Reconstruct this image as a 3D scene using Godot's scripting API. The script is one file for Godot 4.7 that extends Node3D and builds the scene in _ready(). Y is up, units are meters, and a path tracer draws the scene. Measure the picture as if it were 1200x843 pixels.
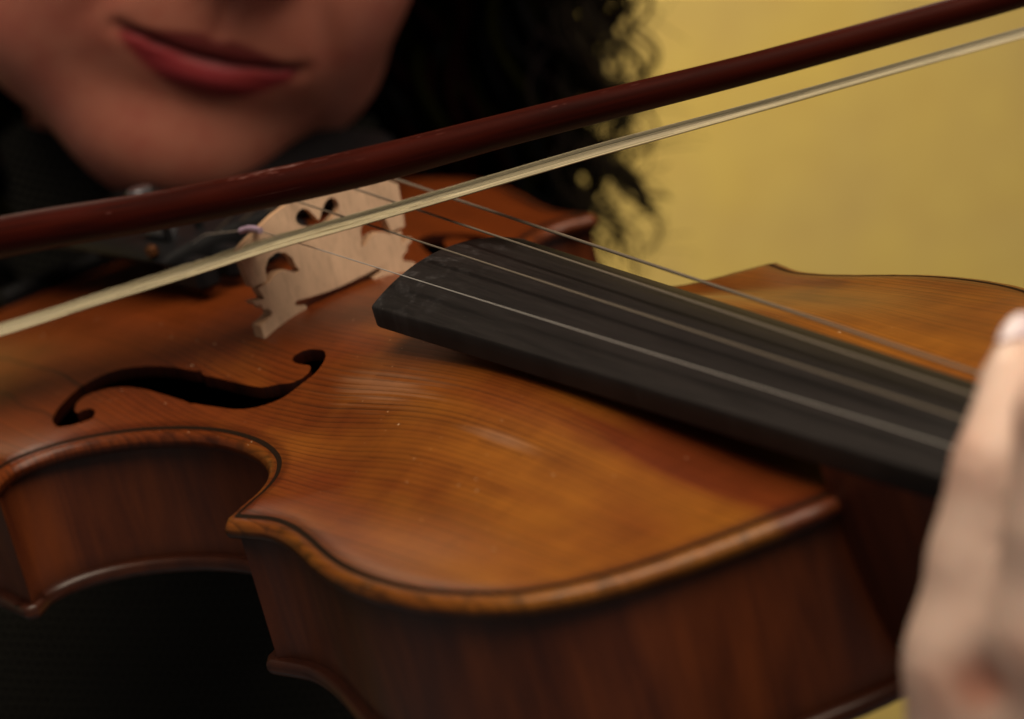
extends Node3D
# A violin being played, seen close up. Everything on the violin and the bow is measured in millimetres in
# the violin's own axes: x towards the scroll (0 at the bridge), y up from the edge of the front, z towards the E string side.

const MM := 0.001
var violin_place := Transform3D(Basis(Vector3(0.56357, 0.10294, 0.81963), Vector3(-0.24597, 0.96811, 0.04754), Vector3(-0.78860, -0.22840, 0.57092)).orthonormalized(), Vector3(-0.03801, 1.27611, -0.65921))
var mats := {}
var rng := RandomNumberGenerator.new()
var noise := FastNoiseLite.new()
var fine := FastNoiseLite.new()


# ------------------------------------------------------------------ a mesh under construction
class Build:
	var p := PackedVector3Array()
	var uv := PackedVector2Array()
	var col := PackedColorArray()
	var ix := PackedInt32Array()

	func v(at: Vector3, t := Vector2.ZERO, c := Color.WHITE) -> int:
		p.append(at)
		uv.append(t)
		col.append(c)
		return p.size() - 1

	func tri(a: int, b: int, c: int) -> void:
		ix.append(a)
		ix.append(b)
		ix.append(c)

	func quad(a: int, b: int, c: int, d: int) -> void:
		tri(a, b, c)
		tri(a, c, d)

	func flip(from := 0) -> void:
		for i in range(from, ix.size(), 3):
			var k := ix[i + 1]
			ix[i + 1] = ix[i + 2]
			ix[i + 2] = k

	func outward(from := 0) -> void:   # a closed surface gets its front faces outside (clockwise seen from there)
		var vol := 0.0
		for i in range(from, ix.size(), 3):
			vol += p[ix[i]].dot(p[ix[i + 1]].cross(p[ix[i + 2]]))
		if vol > 0.0:
			flip(from)

	# rings of points joined into a skin; closed rings, end caps if asked
	func loft(rings: Array, cap := true, c := Color.WHITE, closed := true) -> void:
		var from := ix.size()
		var n: int = rings[0].size()
		var start := p.size()
		var along := 0.0
		for r in rings.size():
			if r > 0:
				along += rings[r][0].distance_to(rings[r - 1][0])
			for k in n:
				v(rings[r][k], Vector2(along, float(k) / n), c)
		var m := n if closed else n - 1
		for r in rings.size() - 1:
			for k in m:
				var k2 := (k + 1) % n
				quad(start + r * n + k, start + r * n + k2, start + (r + 1) * n + k2, start + (r + 1) * n + k)
		if cap:
			for e in [0, rings.size() - 1]:
				var mid := Vector3.ZERO
				for q in rings[e]:
					mid += q
				var cv := v(mid / n, Vector2(along if e else 0.0, 0.5), c)
				var s := p.size()
				for k in n:
					v(rings[e][k], Vector2(along if e else 0.0, float(k) / n), c)
				for k in n:
					if e == 0:
						tri(cv, s + (k + 1) % n, s + k)
					else:
						tri(cv, s + k, s + (k + 1) % n)
			outward(from)

	func tube(path: Array, radius: Callable, sides := 8, c := Color.WHITE, flat := 1.0, towards := Vector3.UP) -> void:
		var rings := []
		var up := towards
		for i in path.size():
			var d: Vector3 = path[mini(i + 1, path.size() - 1)] - path[maxi(i - 1, 0)]
			d = d.normalized()
			var s := d.cross(up)
			if s.length() < 0.05:
				s = d.cross(Vector3(0.3, 0.5, 0.8))
			s = s.normalized()
			up = s.cross(d).normalized()
			var r: float = radius.call(float(i) / (path.size() - 1))
			var ring := PackedVector3Array()
			for k in sides:
				var a := TAU * k / sides
				ring.append(path[i] + (s * cos(a) + up * sin(a) * flat) * r)
			rings.append(ring)
		loft(rings, true, c)

	func box(size: Vector3, at := Vector3.ZERO, bevel := 0.1, b := Basis.IDENTITY) -> void:
		var h := size / 2
		var rings := []
		for yk in [[-h.y, bevel], [-h.y + bevel, 0.0], [h.y - bevel, 0.0], [h.y, bevel]]:
			var ring := PackedVector3Array()
			var e: float = yk[1]
			for q in [[-1, -1, 1, 0], [-1, -1, 0, 1], [-1, 1, 0, -1], [-1, 1, 1, 0], [1, 1, -1, 0], [1, 1, 0, -1], [1, -1, 0, 1], [1, -1, -1, 0]]:
				ring.append(at + b * Vector3(q[0] * (h.x - e) + q[2] * bevel, yk[0], q[1] * (h.z - e) + q[3] * bevel))
			rings.append(ring)
		loft(rings)

	# smooth normals, split where faces meet at more than «crease» degrees
	func mesh(mat: Material, crease := 40.0, unit := 0.001) -> ArrayMesh:
		var n := ix.size() / 3
		var fn := PackedVector3Array()
		fn.resize(n)
		for i in n:
			var a := p[ix[i * 3]]
			fn[i] = (p[ix[i * 3 + 2]] - a).cross(p[ix[i * 3 + 1]] - a)
		var normals := PackedVector3Array()
		var P := PackedVector3Array()
		var U := PackedVector2Array()
		var C := PackedColorArray()
		var X := PackedInt32Array()
		if crease >= 180.0:
			normals.resize(p.size())
			for i in n:
				for k in 3:
					normals[ix[i * 3 + k]] += fn[i]
			for i in normals.size():
				normals[i] = normals[i].normalized()
			P = p.duplicate()
			U = uv
			C = col
			X = ix
		else:
			var at_point := {}
			for i in ix.size():
				var key := p[ix[i]].snapped(Vector3.ONE * 1e-4)
				if not at_point.has(key):
					at_point[key] = PackedInt32Array()
				at_point[key].append(i / 3)
			var limit := cos(deg_to_rad(crease))
			for i in ix.size():
				var f := fn[i / 3]
				var fu := f.normalized()
				var sum := Vector3.ZERO
				for g in at_point[p[ix[i]].snapped(Vector3.ONE * 1e-4)]:
					if fn[g].normalized().dot(fu) >= limit:
						sum += fn[g]
				normals.append(sum.normalized() if sum.length() > 0.0 else fu)
				P.append(p[ix[i]])
				U.append(uv[ix[i]])
				C.append(col[ix[i]])
				X.append(i)
		for i in P.size():
			P[i] *= unit
		var arrays := []
		arrays.resize(Mesh.ARRAY_MAX)
		arrays[Mesh.ARRAY_VERTEX] = P
		arrays[Mesh.ARRAY_NORMAL] = normals
		arrays[Mesh.ARRAY_TEX_UV] = U
		arrays[Mesh.ARRAY_COLOR] = C
		arrays[Mesh.ARRAY_INDEX] = X
		var m := ArrayMesh.new()
		m.add_surface_from_arrays(Mesh.PRIMITIVE_TRIANGLES, arrays)
		m.surface_set_material(0, mat)
		return m


func obj(called: String, m: Mesh, parent: Node = self, label := "") -> MeshInstance3D:
	var o := MeshInstance3D.new()
	o.name = called
	o.mesh = m
	if label:
		o.set_meta("label", label)
	parent.add_child(o, true)
	return o


func thing(called: String, label: String, category: String, place := Transform3D.IDENTITY) -> Node3D:
	var o := Node3D.new()
	o.name = called
	o.transform = place
	o.set_meta("label", label)
	o.set_meta("category", category)
	add_child(o, true)
	return o


func srgb(r: float, g: float, b: float) -> Color:
	return Color(r, g, b).linear_to_srgb()


func material(called: String, base: Color, rough: float, spec := 0.5) -> StandardMaterial3D:
	var m := StandardMaterial3D.new()
	m.resource_name = called
	m.albedo_color = base.linear_to_srgb()
	m.roughness = rough
	m.metallic_specular = spec
	mats[called] = m
	return m


func picture(w: int, h: int, data: PackedByteArray) -> ImageTexture:
	return ImageTexture.create_from_image(Image.create_from_data(w, h, false, Image.FORMAT_RGB8, data))


func smooth(a: float, b: float, x: float) -> float:
	return smoothstep(a, b, x)


func byte(x: float) -> int:   # a linear value as an sRGB byte
	x = clampf(x, 0.0, 1.0)
	return int(255.0 * (x * 12.92 if x < 0.0031308 else 1.055 * pow(x, 1.0 / 2.4) - 0.055))


# ------------------------------------------------------------------ start
func _ready() -> void:
	rng.seed = 7
	noise.seed = 3
	noise.frequency = 1.0
	noise.fractal_octaves = 3
	fine.seed = 11
	fine.frequency = 1.0
	fine.noise_type = FastNoiseLite.TYPE_VALUE
	fine.fractal_type = FastNoiseLite.FRACTAL_NONE

	# camera
	var cam := Camera3D.new()
	cam.name = "camera"
	var lens := CameraAttributesPhysical.new()
	lens.frustum_focal_length = 12.0 / tan(deg_to_rad(14.191 / 2))
	lens.frustum_focus_distance = 0.613
	lens.exposure_aperture = 9.2
	lens.frustum_near = 0.05
	lens.frustum_far = 30.0
	cam.attributes = lens
	cam.fov = 14.191
	cam.near = 0.05
	cam.far = 30.0
	cam.position = Vector3(0, 1.45, 0)
	cam.rotation_degrees = Vector3(-15, 0, 0)
	cam.current = true
	add_child(cam)

	# the dim room round about, and the exposure
	var env := Environment.new()
	env.background_mode = Environment.BG_COLOR
	env.background_color = srgb(0.088, 0.081, 0.075)
	env.tonemap_mode = Environment.TONE_MAPPER_LINEAR
	env.tonemap_exposure = 1.0
	env.sdfgi_enabled = true
	env.ssao_enabled = true
	env.ssil_enabled = true
	var we := WorldEnvironment.new()
	we.name = "environment"
	we.environment = env
	add_child(we)

	# the ceiling lamp over the player
	lamp_panel("ceiling_lamp", "white rectangular ceiling lamp panel above the violin player", Vector3(0.08, 2.45, -0.08), Vector2(1.70, 1.00), 2.55)
	lamp_panel("added_wall_lamp", "added unseen lamp panel that brightens the yellow wall", Vector3(-0.24, 1.92, -1.66), Vector2(0.40, 0.20), 1.45)  # no such lamp is in view; added to light the wall
	make_materials()
	wall()
	violin()
	bow()
	person()


func lamp_panel(called: String, label: String, at: Vector3, size: Vector2, energy: float) -> void:
	var t := thing(called, label, "lamp", Transform3D(Basis.IDENTITY, at))
	var b := Build.new()
	b.box(Vector3(size.x + 0.04, 0.05, size.y + 0.04), Vector3(0, 0.03, 0), 0.004)
	obj("housing", b.mesh(material("lamp_housing", Color(0.7, 0.7, 0.7), 0.5), 40, 1.0), t)
	var g := material("lamp_diffuser", Color(0.9, 0.9, 0.9), 0.5)
	g.emission_enabled = true
	g.emission = Color(1.0, 0.93, 0.82)
	g.emission_energy_multiplier = 1.0
	b = Build.new()
	b.box(Vector3(size.x, 0.006, size.y), Vector3(0, 0.001, 0), 0.001)
	obj("diffuser", b.mesh(g, 40, 1.0), t)
	var l := AreaLight3D.new()
	l.name = "light"
	l.area_size = size
	l.light_color = Color(1.0, 0.93, 0.83)
	l.light_energy = energy
	l.area_range = 8.0
	l.area_attenuation = 2.0
	l.shadow_enabled = true
	l.position = Vector3(0, -0.012, 0)
	l.rotation_degrees = Vector3(-90, 0, 0)
	t.add_child(l)


# ------------------------------------------------------------------ materials
func make_materials() -> void:
	spruce_texture()
	maple_texture()
	ebony_texture()
	var m := material("purfling", Color(0.012, 0.006, 0.003), 0.7, 0.2)
	m = material("inside", Color(0.10, 0.05, 0.02), 0.9)
	m = material("steel", Color(0.62, 0.59, 0.55), 0.32)
	m.metallic = 0.55
	m = material("wound", Color(0.29, 0.24, 0.185), 0.42)
	m.metallic = 0.6
	m = material("amber_glint", Color(0.12, 0.045, 0.016), 0.4)
	m.metallic = 0.7
	m = material("tuner", Color(0.16, 0.16, 0.18), 0.25)
	m.metallic = 0.8
	m = material("sleeve", Color(0.50, 0.36, 0.52), 0.4)
	m = material("blackened", Color(0.005, 0.005, 0.006), 0.5, 0.3)
	m = material("lamp_wall", Color(0.5, 0.5, 0.5), 0.9)


func textured(called: String, w: int, h: int, color: PackedByteArray, rough: float, height := PackedByteArray(), depth := 0.0) -> StandardMaterial3D:
	var m := material(called, Color.WHITE, rough)
	m.albedo_texture = picture(w, h, color)
	if height.size():
		m.heightmap_enabled = true
		m.heightmap_texture = ImageTexture.create_from_image(Image.create_from_data(w, h, false, Image.FORMAT_L8, height))
		m.heightmap_scale = depth
	return m


const PLATE_LOW := Vector2(-164, -106)
const PLATE_SIZE := Vector2(362, 212)


func spruce_texture() -> void:   # orange varnish over spruce: fine straight grain along the body, worn and stained patches, cracks, rosin specks
	var w := 1800
	var h := 1060
	var data := PackedByteArray()
	data.resize(w * h * 3)
	var relief := PackedByteArray()
	relief.resize(w * h)
	var lines := PackedFloat32Array()   # the year rings across the width
	var tones := PackedFloat32Array()
	var z := -110.0
	var marks := []
	while z < 112.0:
		marks.append(z)
		z += (1.15 + 0.30 * absf(z) / 60.0) * rng.randf_range(0.6, 1.4)
	lines.resize(2400)
	tones.resize(2400)
	var k := 0
	for i in 2400:
		z = -108.0 + i * 0.09
		while k < marks.size() - 2 and marks[k + 1] <= z:
			k += 1
		var f: float = (z - marks[k]) / (marks[k + 1] - marks[k])
		lines[i] = pow(clampf(f, 0.0, 1.0), 3.0) if z > 0 else pow(clampf(1.0 - f, 0.0, 1.0), 3.0)
		tones[i] = fine.get_noise_1d(k * 7.3) * 0.5 + 0.5
	for y in h:
		z = PLATE_LOW.y + (y + 0.5) * PLATE_SIZE.y / h
		for x in w:
			var X := PLATE_LOW.x + (x + 0.5) * PLATE_SIZE.x / w
			var big := noise.get_noise_2d(X * 0.013, z * 0.026)
			var mid := noise.get_noise_2d(X * 0.014 + 40.0, z * 0.11)
			var streak := fine.get_noise_2d(X * 0.06, z * 3.1)
			var warp := noise.get_noise_2d(X * 0.006 + 9.0, z * 0.012) * 0.15
			var i := clampi(int((z + warp + 108.0) / 0.09), 0, 2399)
			var line := lines[i]
			# worn gold <-> full red brown varnish
			var mottle := noise.get_noise_2d(X * 0.055 + 70.0, z * 0.06)
			var worn := clampf(0.40 + big * 0.55 + mid * 0.22 + mottle * 0.14 + (X - 88.0) / 175.0, 0.0, 1.0)
			var r := lerpf(0.130, 0.225, worn)
			var g := lerpf(0.026, 0.074, worn)
			var b := lerpf(0.004, 0.007, worn)
			var silk := fine.get_noise_2d(X * 0.55, z * 0.16)
			var d := 1.10 + mottle * 0.10 + silk * 0.05 - line * (0.44 + 0.20 * tones[i]) - 0.08 * tones[i] + streak * 0.06 + mid * 0.06
			# darker, redder stains beside the fingerboard and near the far upper corner
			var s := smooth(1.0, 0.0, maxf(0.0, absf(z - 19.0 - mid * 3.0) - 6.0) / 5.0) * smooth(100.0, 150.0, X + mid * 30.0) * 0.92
			s = maxf(s, smooth(1.0, 0.2, Vector2((X - 103.0) / 13.0, (z + 57.0 - (X - 103.0) * 0.9) / 13.0).length() + mid * 1.0) * 0.8)
			s = maxf(s, smooth(1.0, 0.0, Vector2((X - 5.0) / 60.0, (z - 60.0) / 26.0).length() + mid * 0.8) * 0.4)
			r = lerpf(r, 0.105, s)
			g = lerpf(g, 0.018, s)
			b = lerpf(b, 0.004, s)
			# two old cracks run on from the f-hole along the grain
			# a pale worn streak and a whitish sheen patch, put into the colour
			var sheen_scuff := smooth(1.0, 0.0, Vector2((X - 117.0) / 15.0, (z - 34.8) / 2.4).length() + streak * 0.4) * 0.35
			sheen_scuff = maxf(sheen_scuff, smooth(1.0, 0.0, Vector2((X - 62.0) / 26.0, (z - 28.0) / 6.0).length() + streak * 0.6) * 0.28)
			r = lerpf(r, 0.36, sheen_scuff)
			g = lerpf(g, 0.21, sheen_scuff)
			b = lerpf(b, 0.13, sheen_scuff)
			var c := 0.0
			if X < -36.0:
				c = maxf(smooth(0.55, 0.1, absf(z - 51.5 - fine.get_noise_1d(X * 0.1) * 0.7)), smooth(0.5, 0.1, absf(z - 62.5 - fine.get_noise_1d(X * 0.1 + 50.0) * 0.7)) * 0.8)
			d *= 1.0 - 0.7 * c
			d *= 1.0 - 0.35 * smooth(0.35, 0.0, absf(z + warp * 0.0))
			var o := (y * w + x)
			data[o * 3] = byte(r * d)
			data[o * 3 + 1] = byte(g * d)
			data[o * 3 + 2] = byte(b * d)
			relief[o] = int(clampf(140.0 - line * 70.0 + streak * 14.0 - c * 60.0 + mid * 20.0, 0.0, 255.0))
	# specks of rosin dust and tiny chips in the varnish
	for n in 420:
		var sx := rng.randi_range(200, w - 200)
		var sy := rng.randi_range(300, h - 60)
		var size := 1 if rng.randf() < 0.8 else 2
		var bright := rng.randf_range(0.3, 0.9)
		for ay in size:
			for ax in size + rng.randi_range(0, 1):
				var o := ((sy + ay) * w + sx + ax) * 3
				for ch in 3:
					data[o + ch] = int(lerpf(data[o + ch], [215, 190, 165][ch], bright))
	var m := textured("spruce", w, h, data, 0.36, relief, 0.006)
	m.vertex_color_use_as_albedo = true
	m.clearcoat_enabled = true
	m.clearcoat = 0.08
	m.metallic_specular = 0.4
	m.clearcoat_roughness = 0.28


func maple_texture() -> void:   # flamed maple under dark brown varnish, for ribs, back and neck: u along, v across the flames
	var w := 1024
	var h := 256
	var data := PackedByteArray()
	data.resize(w * h * 3)
	for y in h:
		for x in w:
			var u := float(x) / w
			var v := float(y) / h
			var a := u * TAU
			var ring := Vector2(cos(a), sin(a)) * 2.2
			var wob := noise.get_noise_3d(ring.x, ring.y, v * 0.8) * 0.05 + v * 0.012
			var flame := 0.5 + 0.5 * sin((u + wob) * TAU * 26.0 + noise.get_noise_2d(ring.x * 2.0, ring.y * 2.0) * 5.0)
			var strength := 0.5 + 0.5 * noise.get_noise_3d(ring.x * 1.5 + 5.0, ring.y * 1.5, v)
			var hair := fine.get_noise_2d(u * 220.0, v * 1400.0 * 0.1)
			var mid := noise.get_noise_3d(ring.x * 1.2, ring.y * 1.2 + 8.0, v * 1.5)
			var t := clampf(0.45 + (flame - 0.5) * 0.34 * strength + mid * 0.6 + hair * 0.06, 0.0, 1.0)
			var o := (y * w + x) * 3
			data[o] = byte(lerpf(0.055, 0.140, t))
			data[o + 1] = byte(lerpf(0.0105, 0.031, t))
			data[o + 2] = byte(lerpf(0.003, 0.006, t))
	var m := textured("maple", w, h, data, 0.40)
	m.vertex_color_use_as_albedo = true
	m.clearcoat_enabled = true
	m.clearcoat = 0.08
	m.clearcoat_roughness = 0.25
	# the pale unvarnished maple of the bridge
	w = 256
	h = 256
	data = PackedByteArray()
	data.resize(w * h * 3)
	for y in h:
		for x in w:
			var u := float(x) / w
			var v := float(y) / h
			var fleck := smooth(0.15, 0.5, fine.get_noise_2d(u * 70.0, v * 26.0))
			var soft := noise.get_noise_2d(u * 4.0, v * 3.0)
			var vein := fine.get_noise_2d(u * 90.0, v * 6.0 + 30.0)
			var t := 1.0 - 0.10 * fleck + 0.14 * soft + 0.04 * vein
			var o := (y * w + x) * 3
			data[o] = byte(0.60 * t)
			data[o + 1] = byte(0.41 * t)
			data[o + 2] = byte(0.275 * t)
	m = textured("bridge_maple", w, h, data, 0.62)
	m.vertex_color_use_as_albedo = true


func ebony_texture() -> void:   # fingerboard: worn ebony, u along, v across; rosin dust near the end
	var w := 1024
	var h := 256
	var data := PackedByteArray()
	data.resize(w * h * 3)
	for y in h:
		for x in w:
			var u := float(x) / w
			var v := float(y) / h
			var grain := fine.get_noise_2d(u * 45.0, v * 150.0)
			var wide := noise.get_noise_2d(u * 5.0, v * 16.0)
			var t := 0.0115 + 0.003 * grain + 0.0035 * wide
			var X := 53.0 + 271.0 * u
			for g in [[16.6, 8.0, 0.35], [5.8, 2.8, 0.62], [-5.6, -2.7, 0.66], [-17.0, -8.2, 0.5]]:   # string shadows painted as dark lines below each string
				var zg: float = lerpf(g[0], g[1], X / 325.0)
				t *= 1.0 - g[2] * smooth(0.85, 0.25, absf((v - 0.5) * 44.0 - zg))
			var o := (y * w + x) * 3
			var dust := 0.0
			if u < 0.12:
				var cloud := smooth(0.0, 0.5, noise.get_noise_2d(u * 38.0, v * 9.0 + 3.0))
				var grit := smooth(0.05, 0.6, fine.get_noise_2d(u * 420.0, v * 110.0))
				dust = smooth(0.10, 0.008, u) * (0.05 * cloud + 0.07 * cloud * grit + 0.01 * grit)
			data[o] = byte(lerpf(t * 1.16, 0.45, dust * 0.5))
			data[o + 1] = byte(lerpf(t * 0.96, 0.42, dust * 0.5))
			data[o + 2] = byte(lerpf(t * 0.92, 0.44, dust * 0.5))
	for n in 160:
		var o := (rng.randi_range(0, h - 1) * w + rng.randi_range(0, 700)) * 3
		for ch in 3:
			data[o + ch] = 62
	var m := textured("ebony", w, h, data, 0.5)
	m.metallic_specular = 0.32


# ------------------------------------------------------------------ the wall
func wall() -> void:
	var s := 512
	var data := PackedByteArray()
	data.resize(s * s * 3)
	var relief := PackedByteArray()
	relief.resize(s * s)
	for y in s:
		for x in s:
			var big := noise.get_noise_2d(x * 0.012, y * 0.012)
			var mid := noise.get_noise_2d(x * 0.05 + 30.0, y * 0.05)
			var t := 1.0 + 0.10 * big + 0.06 * mid
			var o := (y * s + x) * 3
			data[o] = byte(0.66 * t)
			data[o + 1] = byte(0.49 * (t + 0.03 * mid))
			data[o + 2] = byte(0.135 * (t - 0.2 * big))
			relief[y * s + x] = int(128 + 90 * mid)
	var m := textured("wall_paint", s, s, data, 0.75, relief, 0.08)
	var b := Build.new()
	var z := -2.30
	var a := [b.v(Vector3(-2.5, -0.2, z), Vector2(0, 3)), b.v(Vector3(2.5, -0.2, z), Vector2(5, 3)), b.v(Vector3(2.5, 2.7, z), Vector2(5, 0)), b.v(Vector3(-2.5, 2.7, z), Vector2(0, 0))]
	var c := [b.v(Vector3(-2.5, -0.2, z - 0.12)), b.v(Vector3(2.5, -0.2, z - 0.12)), b.v(Vector3(2.5, 2.7, z - 0.12)), b.v(Vector3(-2.5, 2.7, z - 0.12))]
	b.quad(a[0], a[3], a[2], a[1])
	b.quad(c[0], c[1], c[2], c[3])
	for k in 4:
		b.quad(a[k], a[(k + 1) % 4], c[(k + 1) % 4], c[k])
	var o := obj("wall", b.mesh(m, 30, 1.0))
	o.set_meta("kind", "structure")
	o.set_meta("label", "mottled yellow painted wall behind the player")


# ------------------------------------------------------------------ the violin
const HALF := [Vector2(194.0, 0), Vector2(193.6, 9), Vector2(192.3, 18), Vector2(190.0, 27), Vector2(187.2, 37), Vector2(184.0, 47), Vector2(179.6, 57), Vector2(174.0, 65.2), Vector2(166.5, 72.0), Vector2(157.0, 76.5), Vector2(147.5, 79.3), Vector2(138.0, 80.6), Vector2(128.0, 80.8), Vector2(118.0, 80.0), Vector2(108.0, 78.0), Vector2(98.0, 75.4), Vector2(89.0, 73.6), Vector2(81.5, 73.2), Vector2(75.5, 74.4), Vector2(70.4, 75.8), Vector2(69.4, 76.0), Vector2(67.0, 74.2), Vector2(66.7, 73.5), Vector2(63.6, 68.5), Vector2(60.4, 63.0), Vector2(55.5, 57.6), Vector2(48.0, 52.8), Vector2(38.0, 49.6), Vector2(28.0, 48.4), Vector2(18.0, 48.6), Vector2(8.0, 50.4), Vector2(-2.0, 54.0), Vector2(-11.0, 59.2), Vector2(-18.5, 66.0), Vector2(-22.6, 73.0), Vector2(-23.0, 80.0), Vector2(-18.6, 86.2), Vector2(-18.0, 87.2), Vector2(-19.2, 89.5), Vector2(-20.2, 89.8), Vector2(-28.0, 89.6), Vector2(-36.0, 89.6), Vector2(-46.0, 91.8), Vector2(-58.0, 95.6), Vector2(-72.0, 99.6), Vector2(-86.0, 102.2), Vector2(-100.0, 102.8), Vector2(-114.0, 100.6), Vector2(-127.0, 95.2), Vector2(-138.0, 86.5), Vector2(-146.5, 75.0), Vector2(-152.5, 61.0), Vector2(-156.8, 45.0), Vector2(-159.4, 28.0), Vector2(-160.6, 12.0), Vector2(-161.0, 0)]
const SHARP := [20, 21, 37, 38, 19, 22, 36, 39]   # the corners' blunt ends
const WIDTHS := [Vector2(-161, 0), Vector2(-159, 30), Vector2(-153, 60), Vector2(-142, 84), Vector2(-125, 96), Vector2(-95, 102), Vector2(-60, 96), Vector2(-30, 78), Vector2(-2, 56), Vector2(20, 49), Vector2(45, 51), Vector2(70, 60), Vector2(100, 74), Vector2(130, 80), Vector2(158, 75), Vector2(174, 65), Vector2(184, 46), Vector2(191, 26), Vector2(195, 0)]
const F_HOLE := [Vector2(-36.2, 62.2), Vector2(-38.1, 59.3), Vector2(-38.7, 56.6), Vector2(-38.8, 54.1), Vector2(-38.2, 50.9), Vector2(-35.3, 46.5), Vector2(-31.0, 43.1), Vector2(-24.8, 40.1), Vector2(-17.9, 37.7), Vector2(-10.3, 35.9), Vector2(-8.2, 35.1), Vector2(-6.2, 35.5), Vector2(-0.2, 34.3), Vector2(7.6, 33.5), Vector2(14.7, 32.4), Vector2(19.7, 30.6), Vector2(24.5, 29.4), Vector2(27.4, 27.7), Vector2(27.7, 26.1), Vector2(26.2, 25.1), Vector2(22.8, 25.2), Vector2(19.4, 25.2), Vector2(17.6, 24.1), Vector2(19.6, 22.0), Vector2(23.3, 21.0), Vector2(26.9, 21.0), Vector2(29.6, 22.4), Vector2(30.7, 24.5), Vector2(30.5, 26.7), Vector2(29.3, 28.2), Vector2(27.3, 30.5), Vector2(25.2, 32.8), Vector2(21.8, 35.0), Vector2(16.7, 37.6), Vector2(11.7, 39.3), Vector2(5.7, 40.4), Vector2(-0.3, 41.6), Vector2(-1.8, 41.9), Vector2(-2.7, 42.4), Vector2(-6.1, 42.7), Vector2(-12.0, 43.8), Vector2(-19.8, 45.4), Vector2(-25.9, 47.4), Vector2(-30.2, 49.8), Vector2(-33.6, 53.0), Vector2(-34.5, 55.4), Vector2(-33.0, 57.5), Vector2(-30.9, 58.1), Vector2(-30.1, 56.8), Vector2(-28.4, 55.6), Vector2(-26.2, 55.6), Vector2(-24.8, 57.3), Vector2(-26.0, 59.5), Vector2(-28.5, 62.2), Vector2(-31.1, 63.7), Vector2(-34.2, 63.3)]


func body_width(x: float) -> float:
	for i in WIDTHS.size() - 1:
		if x <= WIDTHS[i + 1].x:
			return lerpf(WIDTHS[i].y, WIDTHS[i + 1].y, clampf((x - WIDTHS[i].x) / (WIDTHS[i + 1].x - WIDTHS[i].x), 0.0, 1.0))
	return 0.0


var width_table := PackedFloat32Array()


func arch(x: float, z: float) -> float:   # height of the arched front above its edge
	if width_table.is_empty():
		for i in 720:
			var s := 0.0
			for k in 9:
				s += body_width(-162.0 + i * 0.5 + (k - 4) * 1.5)
			width_table.append(s / 9.0)
	var w := width_table[clampi(int((x + 162.0) * 2.0), 0, 719)]
	var a := clampf(absf(z) / maxf(w - 5.0, 1.0), 0.0, 1.0)
	var c := 0.5 + 0.5 * cos(PI * pow(a, 1.5))
	var e := clampf(minf((189.0 - x) / 115.0, (x + 156.0) / 115.0), 0.0, 1.0)
	var h := 14.3 * c * (0.5 - 0.5 * cos(PI * pow(e, 0.75)))
	return h + 0.75 * exp(-h / 2.0)


func spaced(loop: PackedVector2Array, step: float) -> PackedVector2Array:
	var out := PackedVector2Array()
	for i in loop.size():
		var a := loop[i]
		var b := loop[(i + 1) % loop.size()]
		var n := maxi(1, roundi(a.distance_to(b) / step))
		for k in n:
			out.append(a.lerp(b, float(k) / n))
	return out


func curved(points: Array, sharp: Array, step: float, closed: bool) -> PackedVector2Array:   # Catmull-Rom through the points
	var out := PackedVector2Array()
	var n := points.size()
	for i in (n if closed else n - 1):
		var b: Vector2 = points[i]
		var c: Vector2 = points[(i + 1) % n]
		var a: Vector2 = points[posmod(i - 1, n)] if closed or i > 0 else b * 2.0 - c
		var d: Vector2 = points[(i + 2) % n] if closed or i < n - 2 else c * 2.0 - b
		if i in sharp:
			a = b * 2.0 - c
		if (i + 1) in sharp:
			d = c * 2.0 - b
		var k := maxi(1, roundi(b.distance_to(c) / step))
		for j in k:
			out.append(b.cubic_interpolate(c, a, d, float(j) / k))
	if not closed:
		out.append(points[n - 1])
	return out


func body_outline(step := 1.3) -> PackedVector2Array:
	var half := curved(HALF, SHARP, step, false)
	var out := half.duplicate()
	for i in range(half.size() - 2, 0, -1):
		out.append(Vector2(half[i].x, -half[i].y))
	return out


func inset(loop: PackedVector2Array, d: float) -> PackedVector2Array:
	var best := PackedVector2Array()
	for l in Geometry2D.offset_polygon(loop, -d, Geometry2D.JOIN_MITER):
		if l.size() > best.size():
			best = l
	return best


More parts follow.
